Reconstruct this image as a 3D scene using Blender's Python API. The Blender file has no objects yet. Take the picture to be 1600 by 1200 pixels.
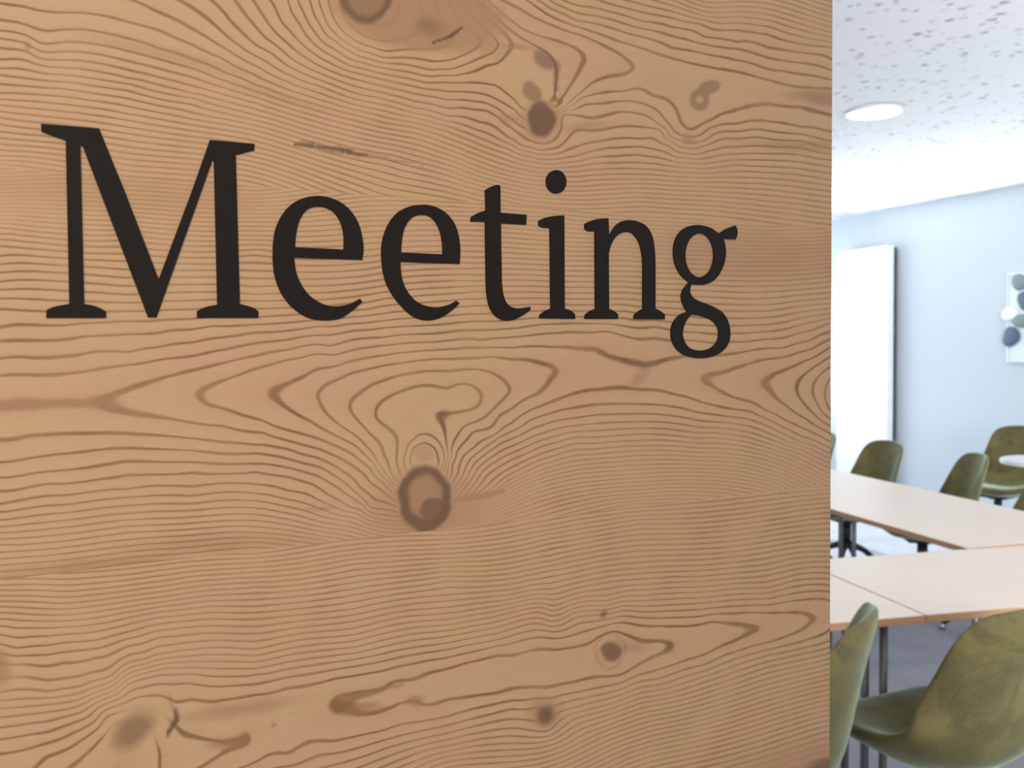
import bpy, bmesh, math, random
import numpy as np
from mathutils import Vector, Matrix, Euler

# ------------------------------------------------------------------ camera
S = bpy.context.scene
C = bpy.context.collection
FPX, CZ = 1500.0, 1.5
THETA, ROLL = math.atan(68 / 1500.0), -0.011
cam_data = bpy.data.cameras.new('camera')
cam = bpy.data.objects.new('camera', cam_data)
C.objects.link(cam)
cam_data.sensor_fit = 'HORIZONTAL'
cam_data.sensor_width = 6.4
cam_data.lens = 6.4 * FPX / 1600.0
cam_data.clip_start = 0.02
cam_data.dof.use_dof = True
cam_data.dof.focus_distance = 0.66
cam_data.dof.aperture_fstop = 2.5
cam.matrix_world = Matrix.Translation((0, 0, CZ)) @ Matrix.Rotation(math.pi / 2 - THETA, 4, 'X') @ Matrix.Rotation(ROLL, 4, 'Z')
S.camera = cam
RM = np.array(cam.matrix_world.to_3x3())

# ------------------------------------------------------------------ world, exposure, big lights
S.view_settings.view_transform = 'Standard'
S.view_settings.look = 'None'
S.view_settings.gamma = 1
S.view_settings.use_curve_mapping = False
S.view_settings.exposure = 0.0
W = bpy.data.worlds.new('world'); S.world = W; W.use_nodes = True
bg = W.node_tree.nodes['Background']
bg.inputs[1].default_value = 1.0
# overcast sky over darker ground
_nt = W.node_tree
_tc = _nt.nodes.new('ShaderNodeTexCoord'); _sx = _nt.nodes.new('ShaderNodeSeparateXYZ'); _rp = _nt.nodes.new('ShaderNodeValToRGB')
_nt.links.new(_tc.outputs['Generated'], _sx.inputs[0]); _mr = _nt.nodes.new('ShaderNodeMapRange')
_mr.inputs[1].default_value = -0.10; _mr.inputs[2].default_value = 0.12
_nt.links.new(_sx.outputs['Z'], _mr.inputs[0]); _nt.links.new(_mr.outputs[0], _rp.inputs[0]); _nt.links.new(_rp.outputs[0], bg.inputs[0])
_rp.color_ramp.elements[0].color = (0.32, 0.33, 0.34, 1); _rp.color_ramp.elements[1].color = (1.0, 1.06, 1.2, 1)

def area_light(name, loc, target, sx, sy, power, color, spread=180):
    d = bpy.data.lights.new(name, 'AREA'); d.shape = 'RECTANGLE'
    d.size = sx; d.size_y = sy; d.energy = power; d.color = color; d.spread = math.radians(spread)
    o = bpy.data.objects.new(name, d); C.objects.link(o); o.location = loc
    o.rotation_euler = (Vector(target) - Vector(loc)).to_track_quat('-Z', 'Y').to_euler()
    return o

# room frame: AX runs along the grey wall away from the camera, BX across it
WA = math.radians(19.5)
AX = Vector((-math.sin(WA), math.cos(WA), 0)); BX = Vector((math.cos(WA), math.sin(WA), 0))
CEIL = 2.65
W0 = Vector((3.90, 7.45, 0))                # a point on the foot of the grey wall
def room(a, b, z=0): return W0 + AX * a - BX * b + Vector((0, 0, z))   # a along the wall, b out from it
END_A = 2.75                                # where the end wall with the window stands

area_light('foyer_lamp', (0.05, -0.85, 1.95), (-0.2, 0.5, 1.4), 0.8, 0.6, 15.6, (1.0, 0.89, 0.76))
area_light('foyer_lamp_right', (0.9, -1.2, 2.4), (1.4, 2.6, 0.7), 0.8, 0.8, 4, (1.0, 0.91, 0.78))
area_light('window_daylight', room(END_A + 0.5, 1.9, 1.7), room(-2.5, 2.0, 0.0), 2.8, 1.7, 112, (0.80, 0.90, 1.0))
area_light('ceiling_band_beam', room(END_A + 0.28, 0.13, 0.98), room(-1.7, 0.50, CEIL), 0.2, 0.2, 66, (0.95, 0.98, 1.0), 62)  # added narrow upward beam that brightens the ceiling strip along the wall
area_light('room_fill', room(-6.5, 3.5, 1.5), room(-1.0, 0.8, 2.0), 2.5, 1.4, 108, (0.90, 0.94, 1.0), 125)  # added fill to lift ceiling, wall and tables
sd = bpy.data.lights.new('sun', 'SUN'); sd.energy = 7.5; sd.angle = math.radians(1.5); sd.color = (0.92, 0.96, 1.0)
so = bpy.data.objects.new('sun', sd); C.objects.link(so)
so.rotation_euler = (-(AX * 1.0 - BX * 0.06 + Vector((0, 0, math.tan(math.radians(36)))))).to_track_quat('-Z', 'Y').to_euler()

# ------------------------------------------------------------------ projection helpers (1600x1200 frame -> point in the room)
def ray(x, y):
    return RM @ np.array([(x - 800.0) / FPX, -(y - 600.0) / FPX, -1.0])
def at_z(x, y, z):
    r = ray(x, y); t = (z - CZ) / r[2]
    return Vector((r[0] * t, r[1] * t, z))
def at_plane(x, y, p, n):
    r = Vector(ray(x, y)); o = Vector((0, 0, CZ))
    return o + r * ((Vector(p) - o).dot(n) / r.dot(n))

# ------------------------------------------------------------------ object helpers
def thing(name, label, cat, loc=(0, 0, 0), rotz=0, group=None):
    o = bpy.data.objects.new(name, None); C.objects.link(o)
    o.empty_display_size = 0.1
    o.location = loc; o.rotation_euler = (0, 0, rotz)
    o['label'] = label; o['category'] = cat
    if group: o['group'] = group
    return o
def link(name, me, mat, parent=None, smooth=False):
    o = bpy.data.objects.new(name, me); C.objects.link(o)
    if mat and not me.materials: me.materials.append(mat)
    if parent: o.parent = parent
    if smooth:
        me.polygons.foreach_set('use_smooth', [True] * len(me.polygons))
    return o
def bm_mesh(name, bm):
    me = bpy.data.meshes.new(name); bm.normal_update(); bm.to_mesh(me); bm.free(); return me
def box(bm, c, s, rz=0, bevel=0.0):
    m = Matrix.Translation(c) @ Matrix.Rotation(rz, 4, 'Z') @ Matrix.Diagonal((s[0], s[1], s[2], 1))
    r = bmesh.ops.create_cube(bm, size=1, matrix=m)
    if bevel > 0:
        es = list({e for v in r['verts'] for e in v.link_edges})
        bmesh.ops.bevel(bm, geom=es, offset=bevel, segments=2, affect='EDGES', profile=0.6)
def tube(bm, p0, p1, r0, r1=None, n=14):
    p0, p1 = Vector(p0), Vector(p1); d = p1 - p0
    if r1 is None: r1 = r0
    q = d.to_track_quat('Z', 'Y').to_matrix().to_4x4()
    bmesh.ops.create_cone(bm, cap_ends=True, segments=n, radius1=r0, radius2=r1, depth=d.length,
                          matrix=Matrix.Translation((p0 + p1) / 2) @ q)
def box_obj(name, c, s, mat, parent=None, rz=0, bevel=0.0):
    bm = bmesh.new(); box(bm, c, s, rz, bevel)
    return link(name, bm_mesh(name, bm), mat, parent)
def quad_slab(name, pts, thick, mat, kind='structure', up=True):
    """a slab whose visible face is the polygon pts, thickened away along -normal"""
    bm = bmesh.new(); vs = [bm.verts.new(p) for p in pts]; f = bm.faces.new(vs); bm.normal_update()
    n = f.normal.copy()
    vb = [bm.verts.new(Vector(p) - n * thick) for p in pts]
    bm.faces.new(vb[::-1])
    k = len(pts)
    for i in range(k): bm.faces.new((vs[i], vb[i], vb[(i + 1) % k], vs[(i + 1) % k]))
    bmesh.ops.recalc_face_normals(bm, faces=bm.faces)
    o = link(name, bm_mesh(name, bm), mat)
    if kind: o['kind'] = kind
    return o

# ------------------------------------------------------------------ material helpers
def mat_new(name):
    m = bpy.data.materials.new(name); m.use_nodes = True
    nt = m.node_tree
    return m, nt, nt.nodes['Principled BSDF']
def N(nt, t, **kw):
    n = nt.nodes.new(t)
    for k, v in kw.items(): setattr(n, k, v)
    return n
def sl(c):   # sRGB 0-255 to linear
    return tuple((v / 255 / 12.92) if v / 255 <= 0.04045 else ((v / 255 + 0.055) / 1.055) ** 2.4 for v in c) + (1.0,)
def math_n(nt, op, a, b=None, c=None, clamp=False):
    n = nt.nodes.new('ShaderNodeMath'); n.operation = op; n.use_clamp = clamp
    for i, v in enumerate((a, b, c)):
        if v is None: continue
        if isinstance(v, (int, float)): n.inputs[i].default_value = v
        else: nt.links.new(v, n.inputs[i])
    return n.outputs[0]
def mix_n(nt, fac, a, b, blend='MIX'):
    n = nt.nodes.new('ShaderNodeMix'); n.data_type = 'RGBA'; n.blend_type = blend
    for s, v in ((n.inputs[0], fac), (n.inputs[6], a), (n.inputs[7], b)):
        if isinstance(v, (int, float)): s.default_value = v
        elif isinstance(v, tuple): s.default_value = v
        else: nt.links.new(v, s)
    return n.outputs[2]
def ramp_n(nt, fac, stops):
    n = nt.nodes.new('ShaderNodeMapRange'); n.interpolation_type = 'SMOOTHSTEP'
    for i, v in enumerate((fac,) + stops):
        if isinstance(v, (int, float)): n.inputs[i].default_value = v
        else: nt.links.new(v, n.inputs[i])
    return n.outputs[0]
def noise_n(nt, vec, scale, detail=2, rough=0.5, dist=0.0):
    n = nt.nodes.new('ShaderNodeTexNoise')
    n.inputs['Scale'].default_value = scale; n.inputs['Detail'].default_value = detail
    n.inputs['Roughness'].default_value = rough; n.inputs['Distortion'].default_value = dist
    nt.links.new(vec, n.inputs['Vector']); return n.outputs['Fac']
def coord(nt, scale=(1, 1, 1), rot=(0, 0, 0)):
    t = nt.nodes.new('ShaderNodeTexCoord'); m = nt.nodes.new('ShaderNodeMapping')
    m.inputs['Scale'].default_value = scale; m.inputs['Rotation'].default_value = rot
    nt.links.new(t.outputs['Object'], m.inputs['Vector']); return m.outputs[0]
def plain(name, rgb, rough=0.5, metal=0.0, var=0.04, scale=30, spec=0.5):
    m, nt, b = mat_new(name)
    v = noise_n(nt, coord(nt), scale, 3)
    c = sl(rgb); d = tuple(x * (1 - var * 3) for x in c[:3]) + (1,)
    nt.links.new(mix_n(nt, v, d, c), b.inputs['Base Color'])
    b.inputs['Roughness'].default_value = rough; b.inputs['Metallic'].default_value = metal
    b.inputs['Specular IOR Level'].default_value = spec
    return m

# larch: the ring field is a property of each board's own cut, stored as mesh attributes
def wood_material():
    m, nt, b = mat_new('knotty_larch')
    at = {}
    for k in ('ring', 'ring_width', 'knot', 'stain', 'calm'):
        a = N(nt, 'ShaderNodeAttribute'); a.attribute_name = k; at[k] = a.outputs['Fac']
    pos = coord(nt, (1, 1, 1))
    pstr = coord(nt, (1, 1, 7))
    wig = noise_n(nt, coord(nt, (1, 1, 2.2)), 42, 3, 0.55)
    wig2 = noise_n(nt, pos, 420, 2, 0.6)
    off = math_n(nt, 'ADD', math_n(nt, 'MULTIPLY', math_n(nt, 'SUBTRACT', wig, 0.5), 1.1),
                 math_n(nt, 'MULTIPLY', math_n(nt, 'SUBTRACT', wig2, 0.5), 0.5))
    off = math_n(nt, 'MULTIPLY', off, math_n(nt, 'SUBTRACT', at['ring_width'], 0.06))
    r = math_n(nt, 'ADD', at['ring'], off)
    fr = math_n(nt, 'FRACT', r)
    d = math_n(nt, 'ABSOLUTE', math_n(nt, 'SUBTRACT', math_n(nt, 'FRACT', math_n(nt, 'ADD', r, 0.5)), 0.5))
    half = math_n(nt, 'MULTIPLY', math_n(nt, 'MULTIPLY', at['ring_width'], 0.5), ramp_n(nt, noise_n(nt, pos, 31, 2), (0.3, 0.72, 0.8, 1.55)))
    line = ramp_n(nt, d, (math_n(nt, 'MULTIPLY', half, 0.35), math_n(nt, 'MULTIPLY', half, 1.55), 1.0, 0.0))
    # strength of the late wood line wanders along the ring
    amp = ramp_n(nt, noise_n(nt, pos, 22, 2), (0.3, 0.7, 0.60, 1.0))
    lint = math_n(nt, 'MULTIPLY', math_n(nt, 'MULTIPLY', line, amp), math_n(nt, 'SUBTRACT', 1.0, at['calm']), clamp=True)
    late = math_n(nt, 'MULTIPLY', math_n(nt, 'POWER', fr, 3.0), 0.16)
    early = sl((195, 160, 122)); pink = sl((196, 155, 122)); honey = sl((192, 160, 116))
    base = mix_n(nt, ramp_n(nt, noise_n(nt, coord(nt, (1, 1, 2.5)), 9, 2), (0.35, 0.7, 0.0, 1.0)), early, pink)
    base = mix_n(nt, ramp_n(nt, noise_n(nt, coord(nt, (1, 1, 3.5)), 14, 2), (0.45, 0.7, 0.0, 0.6)), base, honey)
    fibre = noise_n(nt, coord(nt, (60, 60, 900)), 1.0, 3, 0.6)
    base = mix_n(nt, ramp_n(nt, fibre, (0.3, 0.8, 0.0, 0.18)), base, sl((170, 128, 90)))
    base = mix_n(nt, late, base, sl((165, 118, 78)))
    col = mix_n(nt, math_n(nt, 'MULTIPLY', lint, 0.88), base, sl((124, 88, 50)))
    col = mix_n(nt, math_n(nt, 'MULTIPLY', at['stain'], 1.0, clamp=True), col, sl((158, 118, 86)))
    speck = noise_n(nt, coord(nt, (1, 1, 3)), 600, 3, 0.6)
    kd = mix_n(nt, ramp_n(nt, speck, (0.3, 0.7, 0.0, 1.0)), sl((94, 69, 50)), sl((114, 86, 64)))
    col = mix_n(nt, math_n(nt, 'MULTIPLY', at['knot'], 1.0, clamp=True), col, kd)
    nt.links.new(col, b.inputs['Base Color'])
    b.inputs['Roughness'].default_value = 0.52
    b.inputs['Specular IOR Level'].default_value = 0.3
    bp = N(nt, 'ShaderNodeBump'); bp.inputs['Strength'].default_value = 0.12; bp.inputs['Distance'].default_value = 0.0006
    nt.links.new(math_n(nt, 'ADD', lint, math_n(nt, 'MULTIPLY', fibre, 0.4)), bp.inputs['Height'])
    nt.links.new(bp.outputs[0], b.inputs['Normal'])
    return m
M_WOOD = wood_material()
M_LETTER = plain('matt_black_lettering', (34, 28, 24), 0.6, var=0.02, spec=0.15)

def velvet():
    m, nt, b = mat_new('olive_velvet')
    n1 = noise_n(nt, coord(nt), 7, 3, 0.6, 0.6); n2 = noise_n(nt, coord(nt), 240, 2, 0.6)
    c = mix_n(nt, ramp_n(nt, n1, (0.38, 0.66, 0.0, 1.0)), sl((80, 71, 36)), sl((108, 98, 52)))
    c = mix_n(nt, ramp_n(nt, n2, (0.3, 0.7, 0.0, 0.3)), c, sl((128, 120, 72)))
    nt.links.new(c, b.inputs['Base Color']); b.inputs['Roughness'].default_value = 0.85
    b.inputs['Sheen Weight'].default_value = 0.65; b.inputs['Sheen Roughness'].default_value = 0.35
    b.inputs['Sheen Tint'].default_value = (0.76, 0.94, 0.70, 1)
    bp = N(nt, 'ShaderNodeBump'); bp.inputs['Strength'].default_value = 0.3; bp.inputs['Distance'].default_value = 0.004
    nt.links.new(n1, bp.inputs['Height']); nt.links.new(bp.outputs[0], b.inputs['Normal'])
    return m
M_VELVET = velvet()
M_BLACK = plain('black_powder_coat', (28, 32, 40), 0.4)
M_CHROME = plain('brushed_chrome', (170, 175, 182), 0.3, 0.9)
M_TUBE = plain('grey_steel_tube', (122, 122, 122), 0.38, 0.5)
def beech():
    m, nt, b = mat_new('pale_beech_laminate')
    v = noise_n(nt, coord(nt, (3, 60, 3)), 1.0, 4, 0.6); v2 = noise_n(nt, coord(nt), 2.2, 2)
    c = mix_n(nt, v, sl((228, 203, 178)), sl((240, 220, 197)))
    c = mix_n(nt, ramp_n(nt, v2, (0.3, 0.7, 0, 0.35)), c, sl((226, 203, 182)))
    nt.links.new(c, b.inputs['Base Color']); b.inputs['Roughness'].default_value = 0.34
    return m
M_BEECH = beech()
M_EDGE = plain('beech_edging', (186, 142, 104), 0.5)
M_WALL = plain('pale_grey_plaster', (204, 210, 216), 0.85, var=0.01, scale=4)
M_WHITE = plain('white_enamel', (244, 245, 246), 0.35, var=0.005)
M_GRILLE = plain('dark_grille', (70, 76, 84), 0.6)
M_TRIM = plain('white_painted_trim', (226, 228, 230), 0.5, var=0.01)
M_FRAME = plain('frosted_acrylic', (226, 232, 238), 0.25, var=0.01)
M_BLUEST = plain('blue_grey_stone', (92, 108, 128), 0.6, var=0.1, scale=60)
M_GREENST = plain('grey_green_stone', (134, 152, 148), 0.6, var=0.1, scale=60)
M_WHITEST = plain('white_stone', (250, 250, 250), 0.3, var=0.01)
M_BIST = plain('white_tabletop', (232, 226, 226), 0.3, var=0.01)

def carpet():
    m, nt, b = mat_new('blue_grey_carpet')
    n1 = noise_n(nt, coord(nt), 3.5, 3, 0.6); n2 = noise_n(nt, coord(nt), 160, 3, 0.7)
    c = mix_n(nt, ramp_n(nt, n2, (0.3, 0.7, 0, 1)), sl((124, 126, 136)), sl((170, 172, 180)))
    c = mix_n(nt, ramp_n(nt, n1, (0.35, 0.65, 0, 0.45)), c, sl((172, 172, 178)))
    nt.links.new(c, b.inputs['Base Color']); b.inputs['Roughness'].default_value = 0.9
    bp = N(nt, 'ShaderNodeBump'); bp.inputs['Strength'].default_value = 0.5; bp.inputs['Distance'].default_value = 0.004
    nt.links.new(n2, bp.inputs['Height']); nt.links.new(bp.outputs[0], b.inputs['Normal'])
    return m
M_CARPET = carpet()
def tile_ceiling():
    m, nt, b = mat_new('fissured_ceiling_board')
    v = N(nt, 'ShaderNodeTexVoronoi'); v.inputs['Scale'].default_value = 19; v.inputs['Randomness'].default_value = 1.0
    wv = N(nt, 'ShaderNodeVectorMath'); wv.operation = 'ADD'
    nn = N(nt, 'ShaderNodeTexNoise'); nn.inputs['Scale'].default_value = 40
    cc = coord(nt); nt.links.new(cc, nn.inputs['Vector'])
    sc = N(nt, 'ShaderNodeVectorMath'); sc.operation = 'SCALE'; sc.inputs['Scale'].default_value = 0.035
    nt.links.new(nn.outputs['Color'], sc.inputs[0]); nt.links.new(cc, wv.inputs[0]); nt.links.new(sc.outputs[0], wv.inputs[1])
    nt.links.new(wv.outputs[0], v.inputs['Vector'])
    sep = N(nt, 'ShaderNodeSeparateColor'); nt.links.new(v.outputs['Color'], sep.inputs[0])
    big = ramp_n(nt, sep.outputs[0], (0.05, 0.95, 0.03, 0.30))
    hole = ramp_n(nt, v.outputs['Distance'], (math_n(nt, 'MULTIPLY', big, 0.7), math_n(nt, 'MULTIPLY', big, 1.5), 1.0, 0.0))
    hole = math_n(nt, 'MULTIPLY', hole, ramp_n(nt, sep.outputs[1], (0.0, 1.0, 0.35, 1.0)))
    c = mix_n(nt, math_n(nt, 'MULTIPLY', hole, 0.75), sl((242, 244, 247)), sl((116, 122, 132)))
    nt.links.new(c, b.inputs['Base Color']); b.inputs['Roughness'].default_value = 0.85
    return m
M_CEIL = tile_ceiling()
def emit(name, rgb, s):
    m, nt, b = mat_new(name)
    b.inputs['Base Color'].default_value = (1, 1, 1, 1)
    b.inputs['Emission Color'].default_value = rgb + (1,); b.inputs['Emission Strength'].default_value = s
    return m
M_LED = emit('led_diffuser', (1.0, 0.99, 0.97), 9.0)
def glass():
    m, nt, b = mat_new('window_glass')
    t = N(nt, 'ShaderNodeBsdfTransparent'); t.inputs[0].default_value = (0.96, 0.98, 0.98, 1)
    g = N(nt, 'ShaderNodeBsdfGlossy'); g.inputs['Roughness'].default_value = 0.02
    mx = N(nt, 'ShaderNodeMixShader'); mx.inputs[0].default_value = 0.06
    nt.links.new(t.outputs[0], mx.inputs[1]); nt.links.new(g.outputs[0], mx.inputs[2])
    nt.links.new(mx.outputs[0], nt.nodes['Material Output'].inputs[0]); nt.nodes.remove(b)
    return m
M_GLASS = glass()

# ------------------------------------------------------------------ room shell
fl = quad_slab('floor', [room(END_A + 0.1, -0.2), room(END_A + 0.1, 8), room(-11, 8), room(-11, -0.2)], 0.2, M_CARPET)
fl_z = [v.co.z for v in fl.data.vertices]
ce = quad_slab('ceiling', [room(END_A + 0.1, -0.2, CEIL), room(-11, -0.2, CEIL), room(-11, 8, CEIL), room(END_A + 0.1, 8, CEIL)], 0.2, M_CEIL)
def wall_box(name, a0, a1, b0, b1, z0, z1, mat, parent=None):
    bm = bmesh.new()
    c = (room(a0, b0, z0) + room(a1, b1, z1)) / 2
    box(bm, c, (abs(b1 - b0), abs(a1 - a0), z1 - z0), WA)
    o = link(name, bm_mesh(name, bm), mat, parent)
    if not parent: o['kind'] = 'structure'
    return o
wall_box('wall_right', -11, END_A + 0.2, -0.12, 0.0, 0, CEIL, M_WALL)
# end wall with its window opening 
def end_wall():
    bm = bmesh.new()
    for b0, b1, z0, z1 in ((3.3, 8.0, 0, CEIL), (0.0, 3.3, 0, 0.75), (0.0, 3.3, 2.55, CEIL)):
        box(bm, (room(END_A, b0, z0) + room(END_A + 0.2, b1, z1)) / 2, (b1 - b0, 0.2, z1 - z0), WA)
    o = link('wall_far', bm_mesh('wall_far', bm), M_WALL); o['kind'] = 'structure'
end_wall()
wn = bpy.data.objects.new('window_1', None); C.objects.link(wn); wn['kind'] = 'structure'
wall_box('window_frame', END_A + 0.08, END_A + 0.14, 0.0, 0.03, 0.75, 2.55, M_WHITE, wn)
wall_box('window_frame', END_A + 0.08, END_A + 0.14, 3.24, 3.3, 0.75, 2.55, M_WHITE, wn)
wall_box('window_frame', END_A + 0.08, END_A + 0.14, 1.76, 1.82, 0.81, 2.49, M_WHITE, wn)
wall_box('window_frame', END_A + 0.08, END_A + 0.14, 0.03, 3.24, 2.49, 2.55, M_WHITE, wn)
wall_box('window_frame', END_A + 0.08, END_A + 0.14, 0.03, 3.24, 0.75, 0.81, M_WHITE, wn)
wall_box('window_pane', END_A + 0.105, END_A + 0.111, 0.03, 1.76, 0.81, 2.49, M_GLASS, wn)
wall_box('window_pane', END_A + 0.105, END_A + 0.111, 1.82, 3.24, 0.81, 2.49, M_GLASS, wn)
wall_box('baseboard_right', -11, END_A, 0.0, 0.015, 0, 0.07, M_TRIM)

# ------------------------------------------------------------------ the larch panel in the foreground
PU = Vector((0.8, 0.6, 0)).normalized()              # along the panel, to the right and away
PNRM = Vector((0.6, -0.8, 0)).normalized()           # towards the camera
r0 = ray(800, 600)
P0 = Vector((r0[0], r0[1], 0)) * (0.62 / r0[1])
def to_panel(x, y):
    p = at_plane(x, y, P0, PNRM)
    return (p - P0).dot(PU), p.z
def panel_px(s, z):
    """panel coordinates -> frame coordinates (numpy arrays)"""
    X = P0.x + PU.x * s; Y = P0.y + PU.y * s; Z = z - CZ
    q = RM.T @ np.stack([X, Y, Z])
    return 800 + FPX * q[0] / -q[2], 600 - FPX * q[1] / -q[2]

# ring lines read off the boards: (level, [points]) ; columns: (x, first level, step, [ys])
A_L = [
 (0, [(0,5),(35,10),(75,18),(130,20),(200,34),(250,48),(300,70),(350,93),(400,118),(450,140),(500,156),(560,173),(600,183),(650,192),(700,206)]),
 (1, [(0,31),(45,40),(90,47),(150,49),(200,60),(250,76),(300,92),(350,113),(400,133)]),
 (2, [(0,48),(30,52),(60,66),(100,66),(150,69),(200,80),(250,93),(300,107),(350,126),(400,143)]),
 (3, [(0,60),(38,67),(60,79),(100,81),(150,84),(200,95),(250,108),(300,121),(350,137),(400,152)]),
 (4, [(0,75),(45,82),(75,93),(110,94),(150,98),(200,109),(250,121),(300,134),(350,148),(400,161)]),
 (5, [(0,93),(50,98),(75,104),(130,108),(200,122),(300,146),(400,171)]),
 (6, [(0,107),(100,117),(200,131),(300,153),(400,180)]),
 (8, [(0,131),(100,139),(200,154),(300,176),(400,196)]),
 (10, [(0,155),(100,163),(200,178),(300,195),(400,212)]),
 (-1, [(208,0),(250,20),(300,45),(350,75),(400,103),(450,128),(500,146),(560,165),(600,173)]),
 (-2, [(280,0),(330,34),(370,68),(400,88),(430,106),(460,121),(500,135),(560,156),(600,164)]),
 (-3, [(330,0),(360,32),(400,70),(430,88),(460,108),(500,125),(560,147),(600,155),(650,169),(700,181),(750,191),(775,200),(795,215),(812,226),(840,234),(870,231),(890,213),(920,204),(960,199),(1000,198),(1030,203),(1050,221),(1075,232),(1100,228),(1130,217),(1180,214),(1250,220),(1297,232)]),
 (-4, [(367,0),(380,18),(400,42),(430,70),(460,95),(500,115),(560,136),(600,145),(660,160),(720,168),(760,173),(780,184),(800,200),(815,211)]),
 (-5, [(395,0),(415,30),(440,60),(470,85),(500,103),(560,125),(600,135),(680,152),(740,158),(770,166),(790,180),(808,193)]),
 (-6, [(422,0),(440,35),(465,62),(500,90),(560,115),(600,125),(650,136),(700,143),(760,148),(785,160),(805,172),(812,180)]),
 (-7, [(450,0),(468,38),(500,76),(530,94),(560,106),(600,116),(665,129),(700,129),(750,130),(775,134),(790,145),(805,158),(811,166)]),
 (-8, [(465,0),(482,37),(510,70),(545,92),(600,106),(650,115),(688,118),(725,115),(762,102),(787,90),(800,72)]),
 (-9, [(484,0),(500,38),(525,65),(550,82),(575,91),(625,100),(675,109),(700,108),(740,95),(770,82)]),
 (-10, [(498,0),(512,38),(532,60),(560,78),(600,90),(660,93),(720,88)]),
 (-7, [(785,0),(812,14),(840,29),(875,44),(905,54),(925,62),(965,82),(982,96),(990,106),(975,116),(950,120),(925,130),(905,147),(880,168),(872,172)], 1),
 (-8, [(762,0),(790,25),(820,47),(850,58),(875,65),(900,76),(912,90),(905,110),(893,130),(880,150),(868,167)], 1),
 (-8, [(742,-8),(770,21),(795,44),(820,62),(845,76),(862,90),(869,108),(869,130),(865,155)], 1),
 (-6, [(880,170),(905,155),(935,146),(970,143),(1020,149),(1040,155),(1060,180),(1070,198),(1080,202),(1110,188),(1150,172),(1200,163),(1250,168),(1297,180)]),
 (-5, [(874,178),(900,170),(930,162),(970,158),(1005,162),(1030,175),(1050,200),(1060,209),(1095,210),(1110,200),(1150,193),(1200,190),(1250,198),(1297,205)]),
 (-4, [(878,196),(920,184),(970,175),(1010,181),(1030,195),(1050,215),(1100,220),(1120,208),(1170,203),(1230,208),(1297,220)]),
 (-2, [(800,226),(830,238),(862,241),(890,233),(940,220),(1000,217),(1030,222),(1060,238),(1090,241),(1120,233),(1180,228),(1297,241)]),
 (-1, [(862,249),(900,244),(950,231),(1000,229),(1040,238),(1070,247),(1100,248),(1150,241),(1200,240),(1297,250)]),
 (0, [(850,256),(868,256),(900,252),(960,244),(1010,244),(1050,252),(1090,256),(1150,250),(1297,261)]),
 (1, [(700,216),(760,239),(800,253),(840,262),(870,262),(920,257),(1000,254),(1080,262),(1150,258),(1297,271)]),
 (2, [(840,269),(900,268),(1000,264),(1080,270),(1150,268),(1297,281)]),
 (4, [(700,242),(770,268),(850,283),(900,284),(1000,280),(1100,285),(1200,288),(1297,299)]),
 (7, [(700,266),(770,289),(850,304),(1000,301),(1100,306),(1200,314),(1297,326)]),
 (10, [(700,292),(770,310),(850,323),(1000,323),(1150,333),(1297,351)]),
 (-6.72, [(815,6),(830,17),(850,28),(880,40),(905,47.5),(930,56),(965,71),(995,86),(1015,98)], 1), (-6.4, [(1040,110),(1100,122),(1000,122),(1180,145),(1100,170)]),
 (-7.6, [(830,112),(800,100),(845,132),(770,118)]), (-8.35, [(762,6),(790,33),(815,50),(840,62),(862,74),(882,88),(888,105),(882,128),(875,145)], 1), (-8.4, [(786,76)]), (-9, [(770,82),(779,70),(760,45),(728,10),(716,-12)]), (-10, [(720,88),(748,72),(738,45),(700,0)]), (-7.5, [(848,100),(852,118),(850,140),(820,125)]),
 (-7, [(798,-20),(855,22),(900,41),(930,51),(960,62),(1000,75),(1050,91),(1100,103),(1150,112),(1200,125),(1240,135),(1297,139)], 1),
 (-8, [(830,-5),(860,13),(900,32),(950,42),(1000,57),(1050,75),(1100,84),(1150,94),(1200,108),(1250,116),(1297,124)]),
 (-9, [(850,-5),(875,9),(900,19),(950,29),(1000,44),(1050,56),(1100,69),(1150,76),(1200,90),(1297,109)]),
 (-10, [(880,0),(900,8),(950,18),(1000,32),(1050,42),(1100,57),(1150,65),(1200,74),(1250,82),(1297,91)]),
 (-11, [(935,0),(1000,18),(1050,28),(1090,37),(1150,47),(1200,54),(1297,74)]),
]
A_C = [(0, 7, 1, [117,131,145,155,164,174,184,194,206,215,225,234,243,250,256,262]), (200, 8, 1, [154,166,178,188,199,209,219,229,239,249,258,267,275]),
       (400, 5, 2, [171,188,204,221,238,254,270,286]), (600, 1, 1, [192,200,208,216,224,232,240,248,258,270,281,292,304]),
       (1297, -12, -1, [66,58,50,42,34,26,18,10,2,-6]), (1100, -12, -1, [31,25,18,10,3,-5])]
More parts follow.
